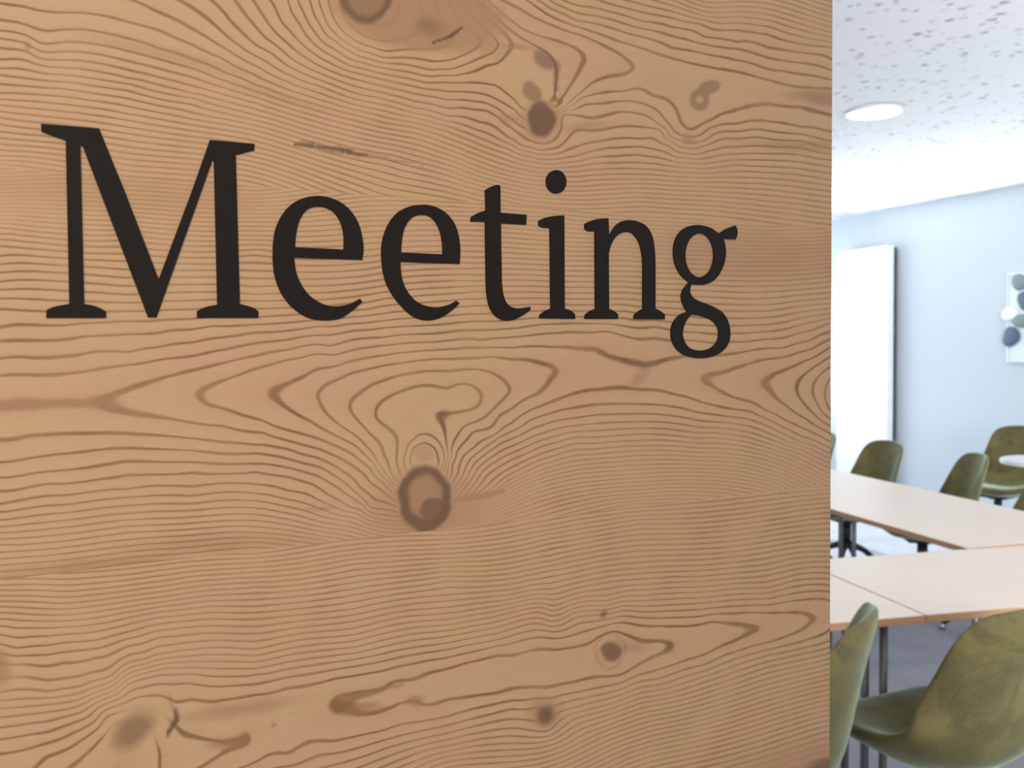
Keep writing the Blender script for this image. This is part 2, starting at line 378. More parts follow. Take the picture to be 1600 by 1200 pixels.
B_L = [
 (3, [(427,613),(440,603),(475,588),(520,573),(560,562),(600,555),(680,547),(740,543),(800,543),(860,542),(900,545),(950,556),(990,567),(1012,570),(1035,563),(1062,558),(1125,555),(1150,552),(1225,543),(1262,533),(1297,518)]),
 (3, [(437,627),(460,645),(485,658),(520,678),(560,700),(585,725),(605,750),(612,760)]),
 (3, [(716,738),(740,700),(775,678),(800,660),(850,632),(900,614),(950,607),(1000,609),(1035,611),(1075,621),(1125,635),(1175,644),(1200,655),(1250,680),(1297,700)]),
 (2, [(312,615),(325,605),(350,594),(400,576),(450,562),(500,553),(600,540),(680,534),(750,531),(820,525),(887,519),(950,518),(1005,530),(1035,530),(1080,532),(1140,534),(1200,530),(1250,520),(1297,505)]),
 (2, [(314,622),(325,632),(375,647),(425,664),(475,679),(525,697),(550,709),(570,725),(587,745),(610,767)]),
 (1, [(158,630),(168,620),(200,608),(250,592),(300,579),(350,567),(400,556),(450,546),(512,540),(600,527),(700,519),(750,516),(850,507),(900,505),(950,506),(1025,511),(1075,519),(1115,522),(1150,521),(1225,515),(1297,498)]),
 (1, [(168,637),(190,642),(215,647),(250,652),(300,660),(350,666),(410,676),(450,689),(500,702),(530,715),(550,727),(570,742),(595,765),(608,775)]),
 (0.9, [(0,633),(50,632),(100,631)]),
 (4, [(497,618),(512,600),(550,583),(600,571),(680,561),(740,560),(770,558),(820,562),(862,572),(868,580),(860,592),(840,615),(810,630),(780,650),(740,675),(720,697),(710,720)]),
 (4, [(500,627),(512,648),(540,670),(570,695),(590,722),(605,742),(613,753)]),
 (5, [(547,635),(550,625),(565,612),(600,594),(650,582),(700,580),(740,577),(770,583),(790,598),(795,613),(785,625),(770,640),(740,660),(715,680),(705,705),(700,725)]),
 (5, [(550,645),(570,668),(592,690),(605,720),(613,742)]),
 (6, [(587,645),(600,625),(630,610),(670,602),(700,606),(725,600),(745,608),(752,620),(745,635),(725,642),(700,645),(685,650),(692,665),(697,690),(700,710)]),
 (6, [(590,655),(610,672),(620,685),(620,710),(624,735)]),
 (7, [(632,728),(635,705),(645,688),(662,678),(680,685),(692,703),(693,724)]),
 (8, [(641,718),(645,702),(662,692),(678,700),(684,715)]),
 (6.6, [(640,640),(650,660),(670,625),(720,620),(625,650)]),
 (3.45, [(930,582),(905,590),(1045,595)]), (3.2,[(975,582)]), (4.4, [(825,590)]),
 (4, [(1100,594),(1112,585),(1150,575),(1200,561),(1250,550),(1297,530)]),
 (4, [(1103,598),(1112,602),(1150,622),(1195,640),(1225,655),(1262,672),(1297,690)]),
 (5, [(1297,543),(1270,559),(1240,572),(1210,585),(1195,598),(1205,612),(1230,635),(1260,655),(1297,677)]),
 (6, [(1297,558),(1275,572),(1252,590),(1245,606),(1252,625),(1270,645),(1297,665)]),
 (7, [(1297,573),(1280,588),(1270,610),(1278,632),(1297,654)]),
 (8, [(1297,592),(1289,614),(1297,640)]),
 (0, [(0,587),(60,586),(120,582),(200,570),(250,562),(300,556),(350,546),(400,536),(470,527),(550,517),(600,512),(700,506),(745,502),(850,496),(950,497),(1030,501),(1100,508),(1200,507),(1297,490)]),
 (-1, [(0,560),(60,559),(120,555),(200,550),(250,542),(300,535),(350,527),(400,520),(500,510),(600,501),(745,491),(900,486),(1000,490),(1100,497),(1200,496),(1297,482)]),
 (-2, [(0,533),(60,532),(130,526),(200,522),(270,516),(330,510),(400,507),(500,500),(600,490),(745,478),(975,476),(1100,484),(1200,486),(1297,474)]),
 (-3, [(0,511),(100,508),(200,502),(300,498),(400,496),(500,490),(600,478),(745,467),(975,467),(1100,474),(1200,476),(1297,466)]),
 (0, [(0,687),(50,680),(100,677),(175,676),(250,680),(300,685),(350,691),(400,695),(450,702),(475,710),(512,722),(537,737),(562,760),(582,777)]),
 (-1, [(0,722),(75,712),(150,703),(200,700),(300,704),(400,708),(450,717),(500,730),(530,748),(560,773),(575,790)]),
 (-2, [(0,746),(75,737),(150,728),(225,721),(300,722),(400,725),(487,741),(525,760),(550,777),(568,790)]),
 (-3, [(0,767),(75,756),(200,742),(300,738),(400,738),(450,745),(487,756),(512,772),(550,793)]),
 (-4, [(0,787),(100,774),(200,764),(300,760),(350,755),(400,757),(450,766),(500,782),(540,799)]),
 (-5, [(0,800),(200,777),(350,769),(400,771),(450,780),(500,794),(550,808)]),
 (2, [(722,745),(740,712),(780,683),(830,656),(880,640),(930,632),(1000,631),(1075,640),(1150,652),(1200,666),(1250,690),(1297,708)]),
 (0, [(728,760),(750,728),(800,697),(850,676),(900,665),(1000,659),(1100,668),(1200,685),(1250,702),(1297,724)]),
 (-2, [(732,778),(760,744),(800,718),(850,696),(900,683),(1000,678),(1050,680),(1110,684),(1200,700),(1250,717),(1297,740)]),
 (-4, [(738,788),(770,762),(810,735),(860,714),(920,702),(1000,697),(1100,700),(1200,713),(1297,754)]),
 (-8, [(730,812),(770,785),(810,762),(860,743),(920,732),(1000,726),(1100,726),(1200,740)]),
 (-12, [(745,818),(790,797),(840,777),(900,762),(1000,752),(1100,750),(1200,764)]),
 (-16, [(840,808),(890,794),(940,783),(1000,776),(1100,774)]),
]
B_C = [(0, -4, -1, [483,467,453,440,426,413,400,385,375,366,356,349,343,337,331,325,319,313,307,301,295,289,283,277,271]),
       (200, -4, -1, [486,473,460,447,434,421,408,397,386,376,367,360,353,346,339,332,325,318,311,304,297,290,283]),
       (400, -4, -1, [482,470,460,448,435,423,411,399,390,382,375,368,361,354,347,340,334,328,322,316,310,304,298]),
       (570, -4, -1, [473,461,451,441,431,421,411,401,391,381,372,363,354,346,338,330,322,315]),
       (745, -4, -1, [455,447,439,430,419,411,402,393,384,376,369,360,352,345,338,331,325]),
       (975, -4, -1, [457,448,440,432,424,416,407,400,393,386,380,374,368,362,356,350,344,338]),
       (1100, -4, -1, [464,454,445,437,429,421,413,406,399,392,386,380,374,368,362,356,350]),
       (1200, -4, -1, [466,456,447,439,431,423,416,409,402,396,390,384,378,372,366,360,354]),
       (1297, -4, -1, [457,448,440,432,425,418,411,405,399,393,387,381,375,369,363]),
       (0, -6, -1, [812,823,832,842,851,863,873,883,893,903]), (200, -6, -1, [790,802,812,822,832,843,853,862,871,880]),
       (400, -6, -1, [782,794,804,813,823,832,840,847,855]), (500, -6, -1, [806,815,823,830,837,843]),
       (1000, -5, -1, [704,711,719,726,733,740,747,752,759,765,771,776,782,787])]
C_L = [
 (6, [(0,978),(50,981),(100,980),(150,975),(200,965),(250,956),(325,948),(400,947)]),
 (4, [(0,957),(50,960),(100,961),(150,956),(200,948),(250,941),(300,934),(400,927)]),
 (1, [(0,931),(50,931),(100,933),(150,929),(200,923),(300,909),(400,902)]),
 (8, [(0,1006),(25,1012),(75,1008),(150,1000),(200,987),(250,975),(300,969),(400,967)]),
 (10, [(0,1036),(40,1038),(100,1036),(150,1028),(200,1010),(250,996),(300,991),(400,990)]),
 (12, [(0,1082),(75,1080),(125,1072),(175,1055),(225,1030),(262,1020),(300,1015),(400,1014)]),
 (14, [(0,1107),(75,1101),(125,1092),(175,1072),(225,1045),(262,1036),(300,1034),(400,1034)]),
 (16, [(0,1137),(50,1130),(100,1120),(150,1098),(200,1070),(225,1060),(250,1055),(300,1053),(350,1057),(400,1054),(500,1038),(600,1021),(700,1004)]),
 (17, [(0,1155),(75,1143),(140,1118),(190,1090),(225,1074),(260,1069),(285,1068),(310,1070),(340,1073),(400,1069),(450,1058),(550,1042),(700,1015)]),
 (18, [(0,1178),(50,1168),(100,1152),(150,1125),(190,1100),(225,1088),(250,1087),(275,1096),(300,1093),(350,1093),(400,1086),(450,1075),(525,1060),(575,1052),(625,1041),(700,1027),(775,1010),(850,996),(900,991),(937,980),(975,973),(1025,978),(1112,972),(1162,976),(1181,982),(1162,994),(1125,1010),(1075,1030),(1025,1047),(987,1059),(937,1074),(900,1082),(865,1090),(820,1094),(750,1105),(700,1119),(650,1128),(600,1141),(520,1158),(450,1176),(400,1190),(375,1200)]),
 (19, [(55,1200),(70,1185),(110,1168),(140,1148),(165,1122)]),
 (19, [(285,1145),(310,1153),(345,1158),(386,1159),(365,1168),(340,1181),(318,1196)], 1), (18.65, [(402,1161),(345,1146),(360,1184)]),
 (19, [(533,1090),(555,1085),(600,1075),(640,1062),(675,1050),(725,1037),(775,1025),(850,1014),(890,1012),(925,1003),(937,994),(957,987),(975,991),(1000,1001),(1025,1001),(1045,1006),(1040,1017),(1025,1025),(1000,1037),(975,1052),(937,1057),(900,1065),(850,1074),(780,1082),(700,1093),(665,1101),(645,1095),(625,1099),(600,1109),(560,1114),(545,1104),(533,1090)]),
 (19.4, [(620,1085),(700,1070),(800,1050),(900,1038),(860,1048)]), (19.25, [(330,1170),(300,1168),(290,1182)]), (19.06, [(365,1163)]), (18.5, [(450,1110),(480,1130),(430,1140)]),
 (17, [(700,1015),(775,1000),(850,985),(900,976),(970,963),(1025,966),(1100,962),(1175,957),(1225,957),(1262,960),(1269,967),(1255,982),(1212,1000),(1150,1018),(1100,1038),(1025,1061),(975,1075),(900,1092),(872,1100)]),
 (17, [(840,1105),(800,1108),(700,1133),(600,1156),(500,1180),(430,1200)]),
 (16, [(700,1004),(775,990),(850,976),(900,965),(975,954),(1037,955),(1125,949),(1225,941),(1297,939)]),
 (16, [(1297,983),(1250,1003),(1200,1015),(1150,1029),(1100,1048),(1000,1074),(900,1105),(880,1110)]),
 (15, [(1297,1001),(1250,1013),(1200,1024),(1100,1057),(1000,1083),(900,1113),(883,1120)]),
 (13, [(700,976),(800,957),(850,950),(950,938),(1000,931),(1100,925),(1200,918),(1297,905)]),
 (10, [(700,949),(800,936),(860,929),(950,910),(1000,905),(1100,900),(1200,890),(1297,878)]),
]
C_C = [(0, -1, 1, [914,922,931,939,948]), (0, 12, 1, [1082,1094,1107,1121]),
       (400, -4, 1, [865,872,879,886,894,902,910,917,927,937,947,957,967,979,990,1002,1014,1024,1034,1044,1054]),
       (550, -3, 1, [851,859,867,874,882,891,901,911,921,930,941,951,961,971,982,992,1002,1012,1021]),
       (700, -4, 1, [836,843,850,857,865,872,879,886,893,901,908,918,930,939,949,958,968,976,985,994,1004]),
       (860, -3, 1, [820,828,834,841,849,858,868,876,884,892,901,911,920,929,937,946,954,962,971]),
       (1000, -4, 1, [793,799,806,812,819,827,835,844,852,861,870,879,888,896,905,914,922,931,939,947]),
       (1297, -5, 1, [759,765,771,778,785,793,801,810,818,827,836,845,853,862,870,878,887,896,905,915,925]),
       (1297, 15, -1, [1001,1011,1020,1029,1037,1045,1053,1061,1069,1077,1085,1093,1101,1109,1117,1125,1133]),
       (1000, 15, -1, [1083,1091,1099,1107,1115,1123,1131,1139,1147,1155,1163,1171,1179,1187,1195]),
       (700, 16, -1, [1145,1155,1165,1174,1181,1190,1199]), (855, 15, -1, [1142,1150,1158,1166,1174,1182,1190])]

def field(lines, cols, px, py):
    """thin plate spline through the traced rings, evaluated at frame points"""
    pts, val, seen = [], [], set()
    for ln in lines:
        lv, pl = ln[0], ln[1]
        if len(ln) > 2:                      # follow this one closely
            fine = []
            for i in range(len(pl) - 1):
                p0 = pl[max(i - 1, 0)]; p1 = pl[i]; p2 = pl[i + 1]; p3 = pl[min(i + 2, len(pl) - 1)]
                L = math.hypot(p2[0] - p1[0], p2[1] - p1[1]); n = max(1, int(L / 9))
                for j in range(n):
                    t = j / n
                    fine.append(tuple(0.5 * (2*p1[k] + (p2[k]-p0[k])*t + (2*p0[k]-5*p1[k]+4*p2[k]-p3[k])*t*t + (3*p1[k]-p0[k]-3*p2[k]+p3[k])*t**3) for k in (0, 1)))
            pl = fine + [pl[-1]]
        for p in pl: pts.append(p); val.append(lv)
    for x, l0, st, ys in cols:
        for i, y in enumerate(ys): pts.append((x, y)); val.append(l0 + st * i)
    keep = {}
    for p, v in zip(pts, val): keep.setdefault((round(p[0] / 3), round(p[1] / 2)), (p, v))
    P = np.array([k[0] for k in keep.values()], float) / 100.0; V = np.array([k[1] for k in keep.values()], float)
    n = len(P)
    d2 = ((P[:, None] - P[None]) ** 2).sum(-1)
    K = np.where(d2 > 0, d2 * np.log(np.maximum(d2, 1e-12)) * 0.5, 0.0) + np.eye(n) * 1e-4
    T = np.hstack([np.ones((n, 1)), P])
    Amat = np.zeros((n + 3, n + 3)); Amat[:n, :n] = K; Amat[:n, n:] = T; Amat[n:, :n] = T.T
    w = np.linalg.solve(Amat, np.concatenate([V, np.zeros(3)]))
    Q = np.stack([px, py], 1) / 100.0
    out = np.empty(len(Q))
    for i in range(0, len(Q), 8000):
        q = Q[i:i + 8000]
        e2 = (q ** 2).sum(1)[:, None] + (P ** 2).sum(1)[None] - 2 * q @ P.T
        e2 = np.maximum(e2, 1e-12)
        out[i:i + 8000] = (e2 * np.log(e2) * 0.5) @ w[:n] + w[n] + q @ w[n + 1:]
    return out

def ell(px, py, cx, cy, rx, ry, ang, inner, outer):
    """1 inside, smooth to 0 outside an ellipse"""
    a = math.radians(ang); dx = px - cx; dy = py - cy
    u = (dx * math.cos(a) + dy * math.sin(a)) / rx; v = (-dx * math.sin(a) + dy * math.cos(a)) / ry
    r = np.sqrt(u * u + v * v)
    t = np.clip((outer - r) / (outer - inner), 0, 1)
    return t * t * (3 - 2 * t)
def seg(px, py, x0, y0, x1, y1, w0, w1):
    dx, dy = x1 - x0, y1 - y0; L = dx * dx + dy * dy
    t = np.clip(((px - x0) * dx + (py - y0) * dy) / L, 0, 1)
    d = np.hypot(px - x0 - t * dx, py - y0 - t * dy); w = w0 + (w1 - w0) * t
    k = np.clip(1.5 - d / w, 0, 1)
    return k * k * (3 - 2 * k)

def marks(board, x, y):
    wx = 1.2 * np.sin(y / 6.3 + x / 17) + 0.4 * np.sin(y / 2.6 + 1.3) + 0.9 * np.sin(x / 8.1 + y / 11.0)
    wy = 0.8 * np.sin(x / 9.7 + y / 15) + 0.3 * np.sin(x / 3.1 + 0.4) + 0.8 * np.sin(y / 7.3 - x / 19.0)
    x, y = x + wx, y + wy
    knot = np.zeros_like(x); stain = np.zeros_like(x); calm = np.zeros_like(x)
    def K(k, v): np.maximum(knot, k * v, out=knot)
    def St(k, v): np.maximum(stain, k * v, out=stain)
    def Ca(k, v): np.maximum(calm, k * v, out=calm)
    if board == 'A':
        big = ell(x, y, 655, 20, 150, 66, 8, 0.75, 1.05)
        St(0.62, big); Ca(0.72, big)
        St(0.5, ell(x, y, 740, 55, 70, 30, 28, 0.3, 1.1))
        rim = ell(x, y, 572, -5, 43, 44, 0, 0.85, 1.05) - 0.55 * ell(x, y, 572, -6, 33, 35, 0, 0.7, 1.0)
        K(0.8, np.clip(rim, 0, 1)); Ca(1, ell(x, y, 572, -5, 43, 44, 0, 0.9, 1.1))
        K(0.42, ell(x, y, 672, 42, 26, 17, 10, 0.2, 1.3)); Ca(0.9, ell(x, y, 690, 42, 55, 32, 0, 0.5, 1.1))
        K(1.0, seg(x, y, 675, 66, 705, 57, 1.6, 3.2)); K(1.0, seg(x, y, 705, 57, 719, 44, 3.2, 2.4))
        K(0.85, ell(x, y, 846, 186, 23, 31, -8, 0.78, 1.08)); Ca(1, ell(x, y, 846, 186, 26, 34, -8, 0.8, 1.3))
        St(0.55, ell(x, y, 846, 190, 42, 36, 0, 0.3, 1.2))
        K(0.55, ell(x, y, 831, 143, 13, 20, -22, 0.8, 1.1)); Ca(0.9, ell(x, y, 831, 143, 14, 21, -22, 0.9, 1.2))
        K(0.6, ell(x, y, 850, 93, 24, 14, 48, 0.65, 1.1)); K(0.5, seg(x, y, 868, 100, 869, 140, 6, 2.5))
        St(0.6, ell(x, y, 805, 72, 32, 6, 8, 0.3, 1.2))
        K(0.55, ell(x, y, 1094, 155, 17, 19, 0, 0.75, 1.08) - ell(x, y, 1093, 156, 7, 6, 0, 0.5, 1.2))
        K(0.55, ell(x, y, 1108, 136, 19, 11, -15, 0.75, 1.1)); Ca(1, ell(x, y, 1100, 146, 26, 28, 0, 0.8, 1.2))
        St(0.8, ell(x, y, 1285, 153, 72, 15, 6, 0.25, 1.1)); Ca(0.6, ell(x, y, 1285, 153, 60, 18, 6, 0.4, 1.1))
        K(0.3, ell(x, y, 1075, 217, 13, 12, 0, 0.4, 1.1)); Ca(0.7, ell(x, y, 1075, 217, 13, 13, 0, 0.5, 1.2))
        St(0.5, ell(x, y, 1250, 228, 120, 12, 3, 0.2, 1.1)); St(0.45, ell(x, y, 910, 198, 50, 9, -5, 0.2, 1.2))
        St(0.45, ell(x, y, 795, 186, 30, 10, 15, 0.2, 1.2))
        K(0.95, seg(x, y, 462, 224, 490, 227, 2.6, 3.8)); K(0.95, seg(x, y, 499, 228, 536, 235, 4.2, 4.2)); K(0.9, seg(x, y, 543, 236, 572, 243, 3.8, 2.8)); K(0.3, seg(x, y, 570, 241, 660, 260, 3.2, 1.5))
        K(-0.5, 0 * x)
        K(0.4, ell(x, y, 44, 74, 8, 8, 0, 0.3, 1.1))
        St(0.3, ell(x, y, 260, 85, 200, 14, 14, 0.2, 1.1)); St(0.3, ell(x, y, 430, 150, 120, 9, 16, 0.2, 1.1))
    elif board == 'B':
        rim = ell(x, y, 664, 780, 43, 54, -3, 0.88, 1.06)
        K(0.85, rim * (1 - 0.75 * ell(x, y, 664, 775, 31, 42, 0, 0.65, 1.0)))
        K(0.75, ell(x, y, 678, 800, 24, 26, 10, 0.75, 1.05) * (x > 655) * (y > 779))
        St(0.9, rim * 0.55)
        Ca(1, ell(x, y, 664, 778, 48, 58, 0, 0.85, 1.15))
        St(0.45, ell(x, y, 664, 795, 100, 70, 0, 0.4, 1.2)); St(0.6, seg(x, y, 712, 782, 785, 768, 6, 3.5))
        St(0.35, ell(x, y, 662, 708, 22, 16, 0, 0.5, 1.1))
        K(0.5, ell(x, y, 690, 650, 15, 6, 10, 0.5, 1.2)); K(0.4, seg(x, y, 692, 650, 697, 672, 6, 2))
        K(0.42, seg(x, y, 935, 553, 1005, 571, 3, 7.5)); K(0.4, seg(x, y, 1005, 571, 1040, 563, 7.5, 3)); St(0.5, ell(x, y, 1000, 590, 26, 12, -35, 0.2, 1.2))
        St(0.55, ell(x, y, 160, 888, 230, 26, -4, 0.2, 1.05)); St(0.35, ell(x, y, 330, 850, 200, 22, -3, 0.2, 1.1))
        St(0.8, seg(x, y, -30, 634, 160, 628, 11, 6)); St(0.75, ell(x, y, 158, 630, 42, 13, 6, 0.3, 1.2))
        St(0.5, ell(x, y, 500, 795, 40, 5, -6, 0.2, 1.1)); Ca(0.35, ell(x, y, 100, 880, 260, 30, -6, 0.2, 1.1))
        St(0.35, ell(x, y, 1180, 400, 220, 55, 2, 0.2, 1.1)); St(0.2, ell(x, y, 180, 300, 350, 40, 3, 0.2, 1.1))
        Ca(0.5, ell(x, y, 200, 295, 420, 35, 3.5, 0.2, 1.1)); Ca(0.45, ell(x, y, 1180, 375, 260, 28, 2, 0.2, 1.1))
    else:
        K(0.62, ell(x, y, 208, 1142, 48, 28, -38, 0.35, 1.15)); Ca(0.95, ell(x, y, 215, 1138, 66, 44, -35, 0.6, 1.15))
        K(0.9, seg(x, y, 273, 1108, 275, 1127, 2.5, 5)); K(0.9, seg(x, y, 275, 1127, 261, 1147, 5, 2.5)); K(0.3, seg(x, y, 264, 1085, 272, 1108, 3, 3))
        St(0.6, ell(x, y, 375, 1108, 130, 16, -9, 0.1, 1.15)); St(0.7, ell(x, y, 348, 1162, 36, 11, 0, 0.3, 1.1))
        K(0.8, ell(x, y, 955, 1018, 17, 17, 0, 0.7, 1.1)); Ca(1, ell(x, y, 955, 1018, 20, 22, 0, 0.8, 1.3)); St(0.45, ell(x, y, 985, 1010, 34, 14, 8, 0.2, 1.1))
        ring = ell(x, y, 953, 1016, 25, 30, 10, 0.9, 1.0) - ell(x, y, 953, 1016, 25, 30, 10, 0.8, 0.9)
        K(0.35, ring)
        K(0.7, ell(x, y, 944, 959, 6, 8, 20, 0.5, 1.2)); K(0.8, ell(x, y, 853, 1117, 16, 17, 0, 0.45, 1.25)); Ca(0.9, ell(x, y, 853, 1116, 20, 20, 0, 0.6, 1.3))
        St(0.6, ell(x, y, 852, 1114, 34, 30, 0, 0.3, 1.2))
        St(0.75, ell(x, y, 570, 1105, 34, 10, -4, 0.3, 1.2)); St(0.8, ell(x, y, 537, 1091, 14, 7, 5, 0.5, 1.2)); St(0.8, ell(x, y, 648, 1096, 16, 9, 0, 0.4, 1.2))
        St(0.75, seg(x, y, 545, 1090, 630, 1070, 5, 3))
        K(0.5, ell(x, y, 426, 1132, 6, 5, 0, 0.3, 1.2))
        St(0.7, ell(x, y, 0, 1045, 22, 36, 0, 0.2, 1.2)); Ca(0.6, ell(x, y, 0, 1050, 70, 34, 0, 0.2, 1.1))
        K(0.75, ell(x, y, 1298, 1196, 50, 18, -14, 0.4, 1.1)); Ca(0.7, ell(x, y, 1280, 1190, 260, 55, -12, 0.2, 1.1)); St(0.4, ell(x, y, 1280, 1190, 260, 55, -12, 0.2, 1.1))
        K(0.3, ell(x, y, 1048, 1011, 9, 12, 0, 0.3, 1.2)); K(0.3, ell(x, y, 1172, 982, 12, 6, 0, 0.3, 1.2))
    return np.clip(knot, 0, 1), np.clip(stain, 0, 1), np.clip(calm, 0, 1)

panel = thing('wooden_panel', 'tall knotty larch panel in the foreground lettered Meeting in black, open room to its right', 'panel', (P0.x, P0.y, 0))
PROT = math.atan2(PU.y, PU.x)
panel.rotation_euler = (0, 0, PROT)
# local axes of the panel: x along it, y into the wall, z up
S_R = to_panel(1298.5, 560)[0]
S_L = -0.62
T_P = 0.032
jA = lambda s: None
def joint(y0, k):
    """height of a glue joint (frame line y0 + k x) at both ends of the panel"""
    a = to_panel(20, y0 + 20 * k); b = to_panel(1280, y0 + 1280 * k)
    m = (b[1] - a[1]) / (b[0] - a[0])
    return lambda s: a[1] + m * (s - a[0])
J1 = joint(262, 0.0735); J2 = joint(906, -0.1145)
TOPA = lambda s: CZ + 0.345 + 0 * s
BOTC = lambda s: CZ - 0.43 + 0 * s
s_in = to_panel(-25, 600)[0]
s_cols = np.concatenate([np.linspace(S_L, s_in, 40)[:-1], np.array([to_panel(x, 600)[0] for x in np.linspace(-25, 1298.5, 430)])])
s_cols[-1] = S_R
def board_mesh(name, lo, hi, rows, key, lines, cols):
    nc = len(s_cols)
    t = np.linspace(0, 1, rows)
    SS = np.tile(s_cols, (rows, 1)); LO = np.array([lo(s) for s in s_cols]); HI = np.array([hi(s) for s in s_cols])
    ZZ = LO[None] * (1 - t[:, None]) + HI[None] * t[:, None]
    s, z = SS.ravel(), ZZ.ravel()
    px, py = panel_px(s, z)
    # keep the spline tame well outside the traced window
    qx = np.clip(px, -60, 1330); qy = np.clip(py, -110, 1330)
    ring = field(lines, cols, qx, qy)
    over = np.where(py < -110, (-110 - py), 0) + np.where(py > 1330, py - 1330, 0)
    ring = ring + over * 0.09 * np.where(py < 0, -1, 1)
    R2 = ring.reshape(rows, nc); X2 = px.reshape(rows, nc); Y2 = py.reshape(rows, nc)
    gy = np.gradient(R2, axis=0) / np.gradient(Y2, axis=0)
    gx = (np.gradient(R2, axis=1) - gy * np.gradient(Y2, axis=1)) / np.gradient(X2, axis=1)
    g = np.hypot(gx, gy).ravel()
    width = np.clip(0.10 + 1.5 * g, 0.10, 0.36)
    kn, st, ca = marks(key, px, py)
    ca = np.maximum(ca, np.clip((g - 0.07) / 0.15, 0, 0.62))
    v = np.stack([s, np.zeros_like(s), z], 1)
    nf = len(v)
    # back face corners so that each board is a solid
    bc = [(s_cols[0], T_P, LO[0]), (s_cols[-1], T_P, LO[-1]), (s_cols[-1], T_P, HI[-1]), (s_cols[0], T_P, HI[0])]
    verts = np.vstack([v, np.array(bc)])
    idx = np.arange(rows * nc).reshape(rows, nc)
    q = np.stack([idx[:-1, :-1], idx[:-1, 1:], idx[1:, 1:], idx[1:, :-1]], -1).reshape(-1, 4)
    faces = q.tolist()
    b0, b1, b2, b3 = nf, nf + 1, nf + 2, nf + 3
    faces += [[b1, b0, b3, b2], list(idx[0, ::-1]) + [b0, b1], list(idx[-1, :]) + [b2, b3],
              list(idx[:, 0]) + [b3, b0], list(idx[::-1, -1]) + [b1, b2]]
    faces = [[int(i) for i in f] for f in faces]
    me = bpy.data.meshes.new(name); me.from_pydata(verts.tolist(), [], faces)
    for k, arr in (('ring', ring), ('ring_width', width), ('knot', kn), ('stain', st), ('calm', ca)):
        a = me.attributes.new(k, 'FLOAT', 'POINT')
        a.data.foreach_set('value', np.concatenate([arr, np.full(4, arr[-1])]).astype(np.float32))
    me.update()
    return link(name, me, M_WOOD, panel)
board_mesh('board', J1, TOPA, 150, 'A', A_L, A_C)
board_mesh('board', J2, J1, 200, 'B', B_L, B_C)
board_mesh('board', BOTC, J2, 160, 'C', C_L, C_C)
# the boards above and below the ones in view
def far_board(z0, z1, seed):
    rows, colsn = 30, 60
    ss = np.linspace(S_L, S_R, colsn); zz = np.linspace(z0, z1, rows)
    SS, ZZ = np.meshgrid(ss, zz); s, z = SS.ravel(), ZZ.ravel()
    ring = (z - z0) * 150 + seed + 1.6 * np.sin(s * 5 + seed) + 2.2 * np.sin(s * 2.1 + z * 9 + seed * 2)
    nf = len(s)
    verts = np.vstack([np.stack([s, 0 * s, z], 1), np.array([(S_L, T_P, z0), (S_R, T_P, z0), (S_R, T_P, z1), (S_L, T_P, z1)])])
    idx = np.arange(nf).reshape(rows, colsn)
    faces = np.stack([idx[:-1, :-1], idx[:-1, 1:], idx[1:, 1:], idx[1:, :-1]], -1).reshape(-1, 4).tolist()
    faces += [[nf + 1, nf, nf + 3, nf + 2], [int(i) for i in idx[0, ::-1]] + [nf, nf + 1], [int(i) for i in idx[-1, :]] + [nf + 2, nf + 3],
              [int(i) for i in idx[:, 0]] + [nf + 3, nf], [int(i) for i in idx[::-1, -1]] + [nf + 1, nf + 2]]
    me = bpy.data.meshes.new('board'); me.from_pydata(verts.tolist(), [], faces)
    for k, arr in (('ring', ring), ('ring_width', np.full(nf, 0.22))):
        a = me.attributes.new(k, 'FLOAT', 'POINT'); a.data.foreach_set('value', np.concatenate([arr, np.full(4, 0.2)]).astype(np.float32))
    link('board', me, M_WOOD, panel)
for i, (z0, z1) in enumerate(((CZ + 0.345, CZ + 0.6), (0.77, CZ - 0.43), (0.5, 0.77), (0.24, 0.5), (0.01, 0.24))): far_board(z0, z1, i * 2.7)

# ------------------------------------------------------------------ the lettering
def smooth_loop(pts, n=7):
    """closed outline; points flagged with a third value are corners"""
    k = len(pts); out = []
    for i in range(k):
        p0, p1, p2, p3 = pts[i - 1], pts[i], pts[(i + 1) % k], pts[(i + 2) % k]
        c1, c2 = len(p1) > 2, len(p2) > 2
        if c1 and c2: out.append(p1[:2]); continue
        a, b = np.array(p1[:2], float), np.array(p2[:2], float)
        L = np.linalg.norm(b - a)
        def tan(pp, pc, pn):
            v = np.array(pn[:2], float) - np.array(pp[:2], float)
            return v / max(np.linalg.norm(v), 1e-6) * L
        m1 = tan(p0, p1, p2) if not c1 else None
        m2 = tan(p1, p2, p3) if not c2 else None
        if m1 is None: m1 = 1.5 * (b - a) - 0.5 * m2
        if m2 is None: m2 = 1.5 * (b - a) - 0.5 * m1
        for j in range(n):
            t = j / n
            out.append(tuple((2*t**3-3*t**2+1)*a + (t**3-2*t**2+t)*m1 + (-2*t**3+3*t**2)*b + (t**3-t**2)*m2))
    return out
def oval(cx, cy, rx, ry, n=40):
    return [(cx + rx * math.cos(2 * math.pi * i / n), cy + ry * math.sin(2 * math.pi * i / n)) for i in range(n)]
c = 1
def T(ox, oy, pts): return [((p[0] / 4 + ox, p[1] / 4 + oy) + tuple(p[2:])) for p in pts]
LET = []
